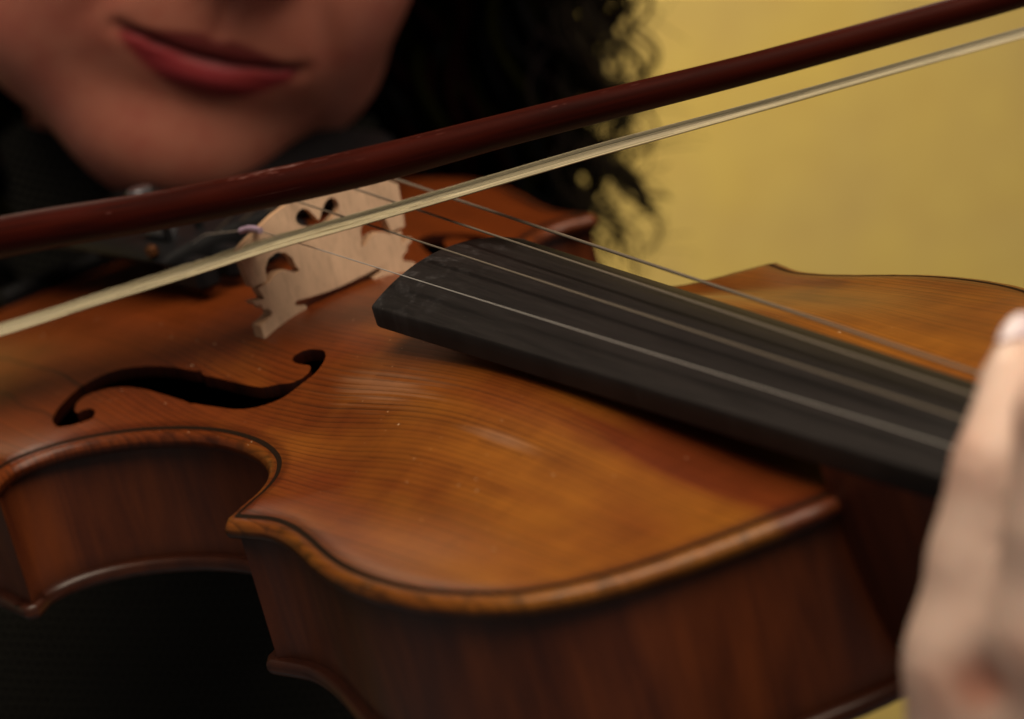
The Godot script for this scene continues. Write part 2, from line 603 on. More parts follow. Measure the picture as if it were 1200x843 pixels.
func plate(outline: PackedVector2Array, holes: Array, up: float, grid: float, mat: Material, called: String, parent: Node) -> MeshInstance3D:
	# an arched plate with a rounded, worn edge, inlaid purfling and sharp-edged holes; up = 1 the front, -1 the back
	var ds := [0.0, 0.35, 0.9, 1.6, 2.4, 3.5, 4.5, 6.0, 8.5]
	var lift := [-1.8, -0.9, -0.3, -0.10, -0.06, 0.0, 0.0, 0.0, 0.0]
	var pts := PackedVector2Array()
	var ys := PackedFloat32Array()
	var dist := PackedFloat32Array()
	for k in ds.size():
		var ring := outline if k == 0 else spaced(inset(outline, ds[k]), 1.6)
		for q in ring:
			pts.append(q)
			dist.append(ds[k])
			ys.append(lift[k] + arch(q.x, q.y) * smooth(1.0, 6.0, ds[k]) + (0.10 * noise.get_noise_2d(q.x * 0.35, q.y * 0.35) if k > 0 and k < 4 else 0.0))
	var hole_start := []
	var fat := []
	for hole in holes:
		hole_start.append(pts.size())
		for q in hole:
			pts.append(q)
			dist.append(90.0)
			ys.append(arch(q.x, q.y))
		var grown := Geometry2D.offset_polygon(hole, 0.9)
		fat.append(grown[0])
		for q in spaced(grown[0], 1.6):
			pts.append(q)
			dist.append(90.0)
			ys.append(arch(q.x, q.y))
	var core := inset(outline, 9.6)
	var x := -160.0
	var odd := 0.0
	while x < 192.0:
		var z := -104.0 + odd
		while z < 105.0:
			var q := Vector2(x, z)
			if Geometry2D.is_point_in_polygon(q, core):
				var ok := true
				for f in fat:
					if absf(q.x) < 45.0 and Geometry2D.is_point_in_polygon(q, f):
						ok = false
				if ok:
					pts.append(q)
					dist.append(99.0)
					ys.append(arch(x, z))
			z += grid
		x += grid * 0.87
		odd = grid * 0.5 - odd
	if up < 0.0:
		for i in pts.size():
			ys[i] += 7.5 * smooth(55.0, 194.0, pts[i].x)
	# a hair of jitter keeps the triangulation well behaved
	var jit := pts.duplicate()
	for i in jit.size():
		jit[i] += Vector2(rng.randf_range(-1, 1), rng.randf_range(-1, 1)) * 0.004
	var tris := Geometry2D.triangulate_delaunay(jit)
	var b := Build.new()
	var purf := Build.new()
	var thick := 3.9
	for i in pts.size():
		var q := pts[i]
		var c := Color.WHITE
		if dist[i] < 2.2:   # varnish rubbed off the rim
			var worn := clampf(0.55 + 0.9 * noise.get_noise_2d(q.x * 0.09, q.y * 0.09), 0.0, 1.0)
			c = Color.WHITE.lerp(Color(1.05, 1.22, 1.6), worn)
			var nick := noise.get_noise_2d(q.x * 0.17 + 60.0, q.y * 0.17)
			c = c * (0.92 - 0.38 * smooth(0.05, 0.4, nick))
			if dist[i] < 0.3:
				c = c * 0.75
		elif dist[i] < 5.0:
			c = Color(0.62, 0.55, 0.5)
		var t := (q - PLATE_LOW) / PLATE_SIZE
		b.v(Vector3(q.x, ys[i] * up, q.y), t, c)
		purf.v(Vector3(q.x, (ys[i] + 0.06) * up, q.y), t)
	for i in range(0, tris.size(), 3):
		var a := tris[i]
		var bb := tris[i + 1]
		var cc := tris[i + 2]
		var mid := (pts[a] + pts[bb] + pts[cc]) / 3.0
		var da := dist[a]
		if maxf(da, maxf(dist[bb], dist[cc])) < 1.0 and not Geometry2D.is_point_in_polygon(mid, outline):
			continue
		if da == 0.0 and dist[bb] == 0.0 and dist[cc] == 0.0:
			continue
		var out := false
		for f in holes:
			if absf(mid.x) < 45.0 and Geometry2D.is_point_in_polygon(mid, f):
				out = true
		if out:
			continue
		var flip := (pts[bb] - pts[a]).cross(pts[cc] - pts[a]) < 0.0
		if up < 0.0:
			flip = not flip
		var into := purf if minf(dist[a], minf(dist[bb], dist[cc])) > 2.2 and maxf(dist[a], maxf(dist[bb], dist[cc])) < 3.6 else b
		if flip:
			into.tri(a, cc, bb)
		else:
			into.tri(a, bb, cc)
	# the rounded underside of the rim, its lower rows coloured darker as shade
	var n := outline.size()
	var rows := [[0.0, -1.7], [-0.05, -2.4], [0.1, -3.1], [0.5, -3.7], [1.2, -thick], [7.0, -thick]]
	var prev := -1
	for r in rows:
		var start := b.p.size()
		for i in n:
			var tan := (outline[(i + 1) % n] - outline[posmod(i - 1, n)]).normalized()
			var inward := Vector2(-tan.y, tan.x)
			if outline_turn < 0.0:
				inward = -inward
			var q: Vector2 = outline[i] + inward * r[0]
			var worn := clampf(0.35 + 0.9 * noise.get_noise_2d(q.x * 0.09, q.y * 0.09 + 7.0), 0.0, 1.0)
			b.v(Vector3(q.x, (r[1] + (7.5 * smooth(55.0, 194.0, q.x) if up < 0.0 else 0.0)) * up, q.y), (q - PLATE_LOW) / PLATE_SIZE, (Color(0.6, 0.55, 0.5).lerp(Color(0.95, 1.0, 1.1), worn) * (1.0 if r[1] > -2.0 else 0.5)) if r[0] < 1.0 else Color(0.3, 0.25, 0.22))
		if prev >= 0:
			for i in n:
				var j := (i + 1) % n
				if (outline_turn > 0.0) == (up > 0.0):
					b.quad(prev + i, prev + j, start + j, start + i)
				else:
					b.quad(prev + j, prev + i, start + i, start + j)
		prev = start
	# walls of the holes, coloured dark and darker downwards for the shade inside
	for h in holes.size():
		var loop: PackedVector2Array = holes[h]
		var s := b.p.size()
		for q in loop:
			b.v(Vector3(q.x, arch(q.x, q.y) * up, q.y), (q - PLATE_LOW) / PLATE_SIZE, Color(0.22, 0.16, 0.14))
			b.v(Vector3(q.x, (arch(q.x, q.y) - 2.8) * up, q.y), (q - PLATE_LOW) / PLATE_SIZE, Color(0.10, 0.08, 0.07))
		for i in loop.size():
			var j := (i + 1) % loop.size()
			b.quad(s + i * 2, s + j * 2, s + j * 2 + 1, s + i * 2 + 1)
	var o := obj(called, b.mesh(mat, 50.0), parent)
	obj("purfling", purf.mesh(mats.purfling, 180.0), o)
	return o


var outline_turn := 1.0


func back_drop(x: float) -> float:   # how far the back's outer edge lies below the front's edge
	return -35.2 - 7.5 * smooth(55.0, 194.0, x)


func violin() -> void:
	var t := thing("violin", "varnished brown violin held under the chin, with black fingerboard and pale bridge", "violin", violin_place)
	var outline := body_outline()
	var area := 0.0
	for i in outline.size():
		area += outline[i].cross(outline[(i + 1) % outline.size()])
	outline_turn = signf(area)
	var hole := curved(F_HOLE, [], 0.8, true)
	var other := PackedVector2Array()
	for i in range(hole.size() - 1, -1, -1):
		other.append(Vector2(hole[i].x, -hole[i].y))
	plate(outline, [hole, other], 1.0, 2.6, mats.spruce, "top_plate", t)
	var back := plate(body_outline(1.6), [], -1.0, 6.0, mats.maple, "back_plate", t)
	back.position.y = -0.0352
	ribs(t, inset(outline, 2.6))
	neck_and_board(t)
	bridge(t)
	strings(t)
	tailpiece(t)
	chin_rest(t)


func ribs(t: Node3D, loop: PackedVector2Array) -> void:
	loop = spaced(loop, 1.6)
	for tip in [Vector2(69.5, 76), Vector2(-18.5, 88.5), Vector2(-18.5, -88.5), Vector2(69.5, -76)]:
		var near := 99.0
		for q in loop:
			near = minf(near, q.distance_to(tip))
		var kept := PackedVector2Array()
		var done := false
		for q in loop:
			if q.distance_to(tip) > near + 1.8:
				kept.append(q)
			elif not done:
				done = true
				kept.append(tip + (q - tip).normalized() * (near - 0.2) if q.distance_to(tip) > 0.1 else q)
		loop = kept
	var tips := [Vector2(69.5, 76), Vector2(-18.5, 88.5), Vector2(-161, 0), Vector2(-18.5, -88.5), Vector2(69.5, -76), Vector2(194, 0)]
	var cut := []
	for q in tips:
		var best := 0
		for i in loop.size():
			if loop[i].distance_squared_to(q) < loop[best].distance_squared_to(q):
				best = i
		cut.append(best)
	cut.sort()
	for k in cut.size():
		var from: int = cut[k]
		var to: int = cut[(k + 1) % cut.size()]
		if to <= from:
			to += loop.size()
		var b := Build.new()
		var along := rng.randf()
		var prev := -1
		for i in range(from, to + 1):
			var q := loop[i % loop.size()]
			var r := loop[(i + 1) % loop.size()]
			if i == to:
				r = q * 2.0 - loop[(i - 1) % loop.size()]
			var dir := (r - q).normalized()
			var inward := Vector2(-dir.y, dir.x) * (0.02 + 1.18 * clampf((mini(i - from, to - i) - 1) / 4.0, 0.0, 1.0))
			if not Geometry2D.is_point_in_polygon(q + inward.normalized() * 0.4, loop):
				inward = -inward
			var low := back_drop(q.x) + 3.0
			var c := Color.WHITE
			var s := b.p.size()
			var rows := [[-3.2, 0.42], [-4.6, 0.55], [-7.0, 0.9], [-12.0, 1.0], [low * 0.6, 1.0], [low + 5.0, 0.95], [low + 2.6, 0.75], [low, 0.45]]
			for row in rows:   # darker where the ribs meet the plates
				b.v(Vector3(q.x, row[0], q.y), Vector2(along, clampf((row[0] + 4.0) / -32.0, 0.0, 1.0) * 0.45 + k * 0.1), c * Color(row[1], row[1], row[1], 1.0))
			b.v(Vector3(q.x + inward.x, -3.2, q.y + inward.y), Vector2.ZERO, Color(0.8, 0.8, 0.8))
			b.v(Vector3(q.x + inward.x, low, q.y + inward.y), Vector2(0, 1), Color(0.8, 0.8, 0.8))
			if prev >= 0:
				for j in 7:
					b.quad(prev + j, s + j, s + j + 1, prev + j + 1)
				b.quad(s + 8, prev + 8, prev + 9, s + 9)
			prev = s
			along += q.distance_to(r) / 180.0
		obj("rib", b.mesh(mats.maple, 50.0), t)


func board_width(x: float) -> float:
	return 20.8 - (x - 53.0) * 8.8 / 270.0


func board_edge(x: float) -> float:
	return 24.4 - (x - 53.0) * 0.0948


func neck_and_board(t: Node3D) -> void:
	# fingerboard: curved top, bevelled sides, hollow underside
	var b := Build.new()
	var rings := []
	for x in [53.0, 53.35, 54.0, 70.0, 100.0, 130.0, 160.0, 190.0, 220.0, 250.0, 280.0, 310.0, 324.0]:
		var s: float = 0.35 if x == 53.0 else (0.12 if x < 53.9 else 0.0)
		var w := board_width(x) - s
		var y := board_edge(x)
		var ring := PackedVector3Array()
		var R := 42.0
		for k in 25:
			var z := lerpf(w - 0.35, -w + 0.35, k / 24.0)
			ring.append(Vector3(x, y + sqrt(R * R - z * z) - sqrt(R * R - w * w) - s, z))
		for q in [[-w, -0.45], [-w, -2.5], [-w + 0.1, -4.6], [-w + 0.6, -5.1], [-w + 4.0, -4.7], [-w * 0.4, -2.4], [0.0, -1.4], [w * 0.4, -2.4], [w - 4.0, -4.7], [w - 0.6, -5.1], [w - 0.1, -4.6], [w, -2.5], [w, -0.45]]:
			ring.append(Vector3(x, y + q[1] + (s if q[1] < -3.0 else 0.0), q[0]))
		rings.append(ring)
	b.loft(rings)
	for i in b.p.size():
		b.uv[i] = Vector2((b.p[i].x - 53.0) / 271.0, b.p[i].z / 44.0 + 0.5)
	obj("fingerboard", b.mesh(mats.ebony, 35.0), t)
	# neck with its heel
	b = Build.new()
	rings = []
	for q in [[190.5, -41.5, 11.5], [196.0, -43.0, 11.0], [202.0, -40.5, 11.2], [207.0, -31.0, 12.0], [211.0, -23.0, 13.2], [216.0, -18.6, 14.2], [224.0, -16.0, 14.6], [240.0, -15.4, 14.2], [270.0, -16.6, 13.2], [300.0, -18.4, 12.3], [326.0, -20.0, 11.6]]:
		var x: float = q[0]
		var top := board_edge(x) - 4.9
		var w := board_width(x) - 0.15
		var ring := PackedVector3Array()
		for k in 21:
			var a := PI * k / 20.0
			var c := cos(a)
			var s := sin(a)
			var f := pow(absf(c), 0.62) * signf(c)
			var g := pow(s, 0.75)
			ring.append(Vector3(x, lerpf(top, q[1], g), lerpf(w, q[2], g) * f))
		rings.append(ring)
	b.loft(rings)
	for i in b.p.size():
		b.uv[i] = Vector2(b.p[i].x / 150.0, b.p[i].y / 120.0 + 0.5)
		b.col[i] = Color(0.62, 0.55, 0.5)
	obj("neck", b.mesh(mats.maple, 45.0), t)
	b = Build.new()
	rings = []
	for q in [[323.8, 0.0], [328.5, 0.6], [331.0, -0.5]]:
		var ring := PackedVector3Array()
		for k in 9:
			var z := lerpf(12.0, -12.0, k / 8.0)
			ring.append(Vector3(q[0], 0.2 + q[1] + sqrt(42.0 * 42.0 - z * z) - 40.2, z))
		ring.append(Vector3(q[0], -7.5, -12.0))
		ring.append(Vector3(q[0], -7.5, 12.0))
		rings.append(ring)
	b.loft(rings)
	obj("nut", b.mesh(mats.blackened, 35.0), t)


func bridge(t: Node3D) -> void:
	# outline in (z, y); the hair-thin cuts open the two kidneys to the sides
	var near := [Vector2(0, 40.1), Vector2(5.7, 39.3), Vector2(11.5, 37.9), Vector2(17, 35.7), Vector2(20.6, 34.3), Vector2(22.7, 33.2), Vector2(22.4, 30.5), Vector2(22.0, 27.0), Vector2(21.4, 23.9), Vector2(17.6, 24.0), Vector2(17.3, 25.3), Vector2(17.0, 27.0), Vector2(15.6, 28.7), Vector2(13.2, 29.4), Vector2(10.9, 28.5), Vector2(9.6, 26.6), Vector2(9.3, 24.8), Vector2(8.6, 23.3), Vector2(9.6, 22.9), Vector2(11.0, 23.9), Vector2(12.2, 24.7), Vector2(14.2, 24.9), Vector2(15.8, 24.4), Vector2(16.8, 23.5), Vector2(20.2, 23.2), Vector2(19.7, 21.5), Vector2(19.3, 20.2), Vector2(21.0, 20.6), Vector2(22.5, 20.7), Vector2(21.9, 19.7), Vector2(20.6, 19.3), Vector2(20.4, 18.2), Vector2(19.0, 17.6), Vector2(18.5, 16.8), Vector2(18.7, 16.0), Vector2(20.4, 15.2), Vector2(22.2, 14.6), Vector2(22.3, 13.0), Vector2(9.4, 13.0), Vector2(9.6, 14.9), Vector2(11.6, 15.5), Vector2(12.4, 16.3), Vector2(11.4, 16.8), Vector2(8.0, 16.3), Vector2(4.0, 15.9), Vector2(0, 15.7)]
	var loop := []
	for q in near:
		loop.append(q)
	for i in range(near.size() - 2, 0, -1):
		var q: Vector2 = near[i]
		var lift := 1.3 * smooth(33.0, 36.0, q.y) * smooth(4.0, 14.0, q.x) - 0.9 * smooth(34.0, 24.0, q.y) * smooth(0.0, 20.0, q.x)
		loop.append(Vector2(-q.x, q.y + lift))
	var line := PackedVector2Array(loop)
	line = spaced(line, 0.9)
	var heart := curved([Vector2(0.3, 32.6), Vector2(1.4, 34.6), Vector2(2.6, 36.2), Vector2(4.2, 36.6), Vector2(5.7, 35.7), Vector2(6.0, 34.3), Vector2(5.0, 33.0), Vector2(3.0, 31.9), Vector2(1.2, 30.8), Vector2(0.0, 29.6), Vector2(-1.2, 30.6), Vector2(-3.0, 31.7), Vector2(-5.0, 32.7), Vector2(-5.9, 34.0), Vector2(-5.6, 35.5), Vector2(-4.3, 36.4), Vector2(-2.7, 36.0), Vector2(-1.2, 34.4)], [0, 9], 0.5, true)
	var pts := line.duplicate()
	pts.append_array(heart)
	var grown := Geometry2D.offset_polygon(heart, 0.5)[0] as PackedVector2Array
	var z := -22.0
	while z < 23.0:
		var y := 13.5
		while y < 40.0:
			var q := Vector2(z, y)
			if Geometry2D.is_point_in_polygon(q, line) and not Geometry2D.is_point_in_polygon(q, grown):
				pts.append(q + Vector2(rng.randf_range(-0.1, 0.1), rng.randf_range(-0.1, 0.1)))
			y += 1.3
		z += 1.3
	var tris := Geometry2D.triangulate_delaunay(pts)
	var b := Build.new()
	for side in [1.0, -1.0]:
		for q in pts:
			b.v(bridge_at(q, side), Vector2(q.x / 46.0, q.y / 46.0))
	var n := pts.size()
	for i in range(0, tris.size(), 3):
		var mid := (pts[tris[i]] + pts[tris[i + 1]] + pts[tris[i + 2]]) / 3.0
		if not Geometry2D.is_point_in_polygon(mid, line) or Geometry2D.is_point_in_polygon(mid, heart):
			continue
		var a := tris[i]
		var c := tris[i + 1]
		var d := tris[i + 2]
		if (pts[c] - pts[a]).cross(pts[d] - pts[a]) < 0.0:
			c = tris[i + 2]
			d = tris[i + 1]
		b.tri(a, c, d)
		b.tri(n + a, n + d, n + c)
	for e in [[0, line.size()], [line.size(), heart.size()]]:
		var s := b.p.size()
		for i in e[1]:
			for k in [1.0, 0.0, -1.0]:
				var q := pts[e[0] + i]
				b.v(bridge_at(q, k), Vector2(q.x / 46.0 + k * 0.04, q.y / 46.0), Color(0.82, 0.72, 0.62))
		for i in e[1]:
			var j: int = (i + 1) % int(e[1])
			for k in 2:
				b.quad(s + i * 3 + k, s + j * 3 + k, s + j * 3 + k + 1, s + i * 3 + k + 1)
	obj("bridge", b.mesh(mats.bridge_maple, 40.0), t)


func bridge_at(q: Vector2, side: float) -> Vector3:
	var k := clampf((q.y - 13.0) / 27.0, 0.0, 1.0)
	var y := q.y
	if y < 14.0:   # the feet are cut to the curve of the front
		y = arch(0.0, q.x) - 0.15
	return Vector3(0.2 + k * 1.6 + side * lerpf(2.2, 0.8, k), y, q.x)


func strings(t: Node3D) -> void:
	var spec := [["E", 16.6, 36.1, 8.0, 0.125, "steel"], ["A", 5.8, 39.5, 2.8, 0.23, "wound"], ["D", -5.6, 39.9, -2.7, 0.28, "wound"], ["G", -17.0, 38.0, -8.2, 0.36, "wound"]]
	for s in spec:
		var r: float = s[4]
		var path := []
		path.append(Vector3(-44.0, 26.5 + 0.12 * s[2] - 4.0, s[1] * 0.66))
		path.append(Vector3(-30.0, lerpf(26.5 + 0.12 * s[2] - 4.0, s[2] + r, 27.0 / 57.0), s[1] * 0.82))
		path.append(Vector3(1.2, s[2] + r, s[1]))
		path.append(Vector3(2.4, s[2] + r, s[1]))
		for k in range(1, 21):
			var f := k / 20.0
			path.append(Vector3(2.4 + 322.6 * f, lerpf(s[2] + r, 0.7 + r, f), lerpf(s[1], s[3], f)))
		var b := Build.new()
		b.tube(path, func(_f): return r, 10)
		obj("string", b.mesh(mats[s[5]], 60.0), t, {"E": "thin plain steel string nearest the camera", "A": "wound string second from the thin one", "D": "wound string third from the thin one", "G": "thickest string, farthest from the camera"}[s[0]])
	var b := Build.new()
	b.tube([Vector3(-5.5, 35.2, 16.3), Vector3(-1.0, 36.2, 16.5), Vector3(1.8, 36.42, 16.6), Vector3(4.6, 36.1, 16.55)], func(_f): return 0.75, 12)
	obj("string_sleeve", b.mesh(mats.sleeve, 50.0), t, "pale purple plastic sleeve on the thin string at the bridge")


func tailpiece(t: Node3D) -> void:
	var b := Build.new()
	var rings := []
	for q in [[-43.0, 19.0, 24.5, 3.0], [-43.6, 20.2, 25.0, 4.6], [-47.0, 21.0, 25.4, 5.6], [-64.0, 20.2, 25.0, 6.0], [-85.0, 17.8, 23.4, 6.0], [-110.0, 14.6, 21.4, 5.6], [-135.0, 11.6, 19.0, 5.0], [-152.0, 9.8, 17.2, 4.4], [-158.0, 8.8, 16.4, 4.0], [-160.0, 7.0, 16.0, 2.6]]:
		var ring := PackedVector3Array()
		for k in 24:
			var a := TAU * k / 24.0
			var y := sin(a)
			ring.append(Vector3(q[0], q[2] + (y * 3.2 * q[3] / 6.0 if y > 0 else y * 1.8), q[1] * pow(absf(cos(a)), 0.7) * signf(cos(a))))
		rings.append(ring)
	b.loft(rings)
	var tail := obj("tailpiece", b.mesh(mats.blackened, 40.0), t)
	b = Build.new()
	for z in [13.5, 4.6, -4.6, -13.5]:   # tuner levers hang below the tailpiece
		b.box(Vector3(19, 8.0, 6.4), Vector3(-43.5, 20.4, z), 1.6)
		b.tube([Vector3(-50.5, 26.0, z), Vector3(-50.5, 31.5, z)], func(_f): return 1.1, 8)
	obj("tuner_lever", b.mesh(mats.blackened, 40.0), tail)
	b = Build.new()
	b.box(Vector3(3.6, 3.0, 2.4), Vector3(-47.5, 28.0, 20.2), 0.7)
	obj("amber_bit", b.mesh(mats.amber_glint, 40.0), tail)  # added bit whose amber colour stands for a reflection
	# fine tuner of the E string: body, lever, screw
	b = Build.new()
	b.box(Vector3(13, 2.6, 4.6), Vector3(-59, 29.4, 11.5), 0.6)
	b.box(Vector3(2.4, 7.0, 3.0), Vector3(-53.6, 27.0, 11.5), 0.6)
	b.tube([Vector3(-63.5, 30.0, 11.5), Vector3(-63.5, 36.0, 11.5)], func(_f): return 1.2, 10)
	b.tube([Vector3(-63.5, 36.0, 11.5), Vector3(-63.5, 36.5, 11.5), Vector3(-63.5, 39.5, 11.5), Vector3(-63.5, 40.0, 11.5)], func(f): return 3.4 if f > 0.2 and f < 0.8 else 2.8, 16)
	obj("fine_tuner", b.mesh(mats.tuner, 40.0), tail)
	# gut loop and saddle at the lower end
	b = Build.new()
	b.box(Vector3(6, 5, 34), Vector3(-160.5, 2.0, 0), 0.8)
	obj("saddle", b.mesh(mats.blackened, 40.0), t)


func chin_rest(t: Node3D) -> void:
	var b := Build.new()
	var rings := []
	for q in [[1.0, -3.5], [1.02, -1.0], [1.0, 0.8], [0.94, 1.6], [0.85, 1.2], [0.6, -1.6], [0.3, -3.0], [0.02, -3.4]]:
		var ring := PackedVector3Array()
		for k in 40:
			var a := TAU * k / 40.0
			var x: float = -122.0 + 33.0 * q[0] * cos(a)
			var z: float = -46.0 + 46.0 * q[0] * sin(a)
			ring.append(Vector3(x, 15.0 + q[1] + (4.0 * q[0] * maxf(0.0, -cos(a))), z))
		rings.append(ring)
	b.loft(rings)
	var under := []
	for q in [[0.02, -5.0], [0.5, -5.4], [0.96, -4.4], [1.0, -3.5]]:
		var ring := PackedVector3Array()
		for k in 40:
			var a := TAU * k / 40.0
			ring.append(Vector3(-122.0 + 33.0 * q[0] * cos(a), 15.0 + q[1] + (4.0 * q[0] * maxf(0.0, -cos(a))), -46.0 + 46.0 * q[0] * sin(a)))
		under.append(ring)
	b.loft(under)
	b.box(Vector3(20, 24, 10), Vector3(-152, 8, -28), 2.0)
	obj("chin_rest", b.mesh(mats.blackened, 40.0), t)


# ------------------------------------------------------------------ the bow
func bow() -> void:
	var t := thing("violin_bow", "dark red wooden violin bow with pale horsehair lying across the strings", "bow", violin_place)
	var hair := [Vector3(-183.1, 4.7, 150.0), Vector3(-50.6, 23.4, 62.4), Vector3(-25.7, 27.8, 45.6), Vector3(-9.7, 30.5, 34.8), Vector3(0.1, 32.2, 28.1), Vector3(16.4, 35.1, 17.0), Vector3(37.9, 38.1, 2.9), Vector3(56.0, 40.8, -9.2), Vector3(82.1, 44.8, -26.5), Vector3(98.9, 47.0, -37.5), Vector3(115.2, 49.1, -48.2), Vector3(131.0, 51.3, -58.7), Vector3(161.4, 55.6, -78.7), Vector3(376.8, 86.0, -221.1)]
	var stick := [Vector3(-185.4, 29.7, 151.9), Vector3(-52.6, 45.4, 64.1), Vector3(-1.2, 46.6, 29.2), Vector3(36.9, 49.1, 3.7), Vector3(63.9, 52.1, -14.3), Vector3(81.2, 53.9, -25.8), Vector3(114.4, 57.3, -47.6), Vector3(145.7, 61.3, -68.3), Vector3(160.7, 63.3, -78.2), Vector3(371.4, 99.0, -217.4)]
	var wide := Vector3(0.553, -0.013, 0.833).normalized()
	var along := Vector3(0.829, 0.117, -0.548)
	# the stick: pernambuco, round, tapering to the tip
	var w := 1024
	var h := 64
	var data := PackedByteArray()
	data.resize(w * h * 3)
	for y in h:
		for x in w:
			var grain := fine.get_noise_2d(x * 0.06, y * 0.5)
			var soft := noise.get_noise_2d(x * 0.012, y * 0.03)
			var d := 1.0 + 0.25 * grain + 0.35 * soft
			var o := (y * w + x) * 3
			data[o] = byte(0.032 * d)
			data[o + 1] = byte(0.0028 * d)
			data[o + 2] = byte(0.0008 * d)
	for n in 120:   # rosin dust and scuffs along the upper side
		var cx := rng.randi_range(270, 600)
		var cy := int(clampf(rng.randfn(15.0, 5.0), 4, 30))
		var long := rng.randi_range(1, 3)
		var share := rng.randf_range(0.04, 0.32)
		if n < 70:
			cx = int(rng.randfn(357.0, 8.0))
			cy = int(clampf(rng.randfn(14.0, 1.6), 8, 22))
			long = rng.randi_range(2, 6)
		for k in long:
			var o := (cy * w + cx + k) * 3
			for ch in 3:
				data[o + ch] = int(lerpf(data[o + ch], [150, 130, 128][ch], share))
	var m := textured("pernambuco", w, h, data, 0.5)
	m.metallic_specular = 0.22
	var path := smooth_path(stick, 12)
	var sizes := PackedVector2Array([Vector2(0, 9.8), Vector2(0.111, 9.8), Vector2(0.222, 8.8), Vector2(0.333, 8.5), Vector2(0.444, 7.3), Vector2(0.555, 6.9), Vector2(0.666, 6.1), Vector2(0.777, 5.8), Vector2(0.888, 5.7), Vector2(1, 5.3)])
	var b := Build.new()
	b.tube(path, func(f):
		for i in sizes.size() - 1:
			if f <= sizes[i + 1].x:
				return 0.5 * lerpf(sizes[i].y, sizes[i + 1].y, (f - sizes[i].x) / (sizes[i + 1].x - sizes[i].x))
		return 2.7, 24)
	for i in b.p.size():
		b.uv[i].x = (b.p[i] - stick[0]).dot(along) / 700.0
	obj("stick", b.mesh(m, 60.0), t)
	# the hair: a flat band of separate strands
	var band := Build.new()
	var hm := material("horsehair", Color(0.66, 0.575, 0.385), 0.7)
	hm.vertex_color_use_as_albedo = true
	var line := smooth_path(hair, 6)
	var up := wide.cross(along).normalized()
	if up.y < 0.0:
		up = -up
	for n in 230:
		var side := rng.randf_range(-1, 1)
		var lift := rng.randf_range(-0.08, 0.08)
		var phase := rng.randf() * TAU
		var tone := clampf(0.86 + 0.75 * fine.get_noise_1d(side * 31.0), 0.45, 1.15) * rng.randf_range(0.85, 1.1)
		var strand := []
		for i in line.size():
			var f := float(i) / (line.size() - 1)
			var half := lerpf(6.0, 3.8, smooth(0.4, 0.85, f))
			strand.append(line[i] + wide * (side * half + 0.12 * sin(f * 21.0 + phase)) + up * (lift + 0.05 * sin(f * 17.0 + phase * 2.0)))
		band.tube(strand, func(_f): return 0.19, 4, Color(tone, tone * rng.randf_range(0.95, 1.0), tone * rng.randf_range(0.86, 1.0)))
	for n in 9:   # a few hairs that have come loose
		var f0 := rng.randi_range(8, 30)
		var side := rng.randf_range(-1.0, 1.0)
		var strand := []
		for i in range(f0, mini(f0 + rng.randi_range(8, 22), line.size())):
			strand.append(line[i] + wide * side * 4.6 + up * (0.35 + rng.randf_range(0.2, 0.5) * sin((i - f0) * 0.25)))
		if strand.size() > 3:
			band.tube(strand, func(_f): return 0.12, 4)
	var hair_part := obj("bow_hair", band.mesh(hm, 180.0), t)
	hair_part.set_meta("kind", "stuff")
	# frog and tip, outside the picture
	b = Build.new()
	b.box(Vector3(46, 20, 11), (hair[0] + stick[0]) / 2.0 + along * 30.0, 2.0, Basis(along.normalized(), up, along.normalized().cross(up)))
	obj("frog", b.mesh(mats.blackened, 40.0), t)
	b = Build.new()
	b.box(Vector3(9, 22, 7), (hair[hair.size() - 1] + stick[stick.size() - 1]) / 2.0, 1.5, Basis(along.normalized(), up, along.normalized().cross(up)))
	obj("tip", b.mesh(m, 40.0), t)


func smooth_path(points: Array, per: int) -> Array:
	var out := []
	var n := points.size()
	for i in n - 1:
		var a: Vector3 = points[maxi(i - 1, 0)]
		var b: Vector3 = points[i]
		var c: Vector3 = points[i + 1]
		var d: Vector3 = points[mini(i + 2, n - 1)]
		var t0 := 0.0
		var t1 := sqrt(maxf(a.distance_to(b), 0.01))
		var t2 := t1 + sqrt(b.distance_to(c))
		var t3 := t2 + sqrt(maxf(c.distance_to(d), 0.01))
		if i == 0:
			a = b * 2.0 - c
			t1 = t2 - t1
			t1 = sqrt(b.distance_to(c))
			t2 = t1 * 2.0
			t3 = t2 + sqrt(maxf(c.distance_to(d), 0.01))
		if i == n - 2:
			d = c * 2.0 - b
			t3 = t2 + sqrt(b.distance_to(c))
		for k in per:
			var t := lerpf(t1, t2, float(k) / per)
			var a1 := a * ((t1 - t) / (t1 - t0)) + b * ((t - t0) / (t1 - t0))
			var a2 := b * ((t2 - t) / (t2 - t1)) + c * ((t - t1) / (t2 - t1))
			var a3 := c * ((t3 - t) / (t3 - t2)) + d * ((t - t2) / (t3 - t2))
			var b1 := a1 * ((t2 - t) / (t2 - t0)) + a2 * ((t - t0) / (t2 - t0))
			var b2 := a2 * ((t3 - t) / (t3 - t1)) + a3 * ((t - t1) / (t3 - t1))
			out.append(b1 * ((t2 - t) / (t2 - t1)) + b2 * ((t - t1) / (t2 - t1)))
	out.append(points[n - 1])
	return out


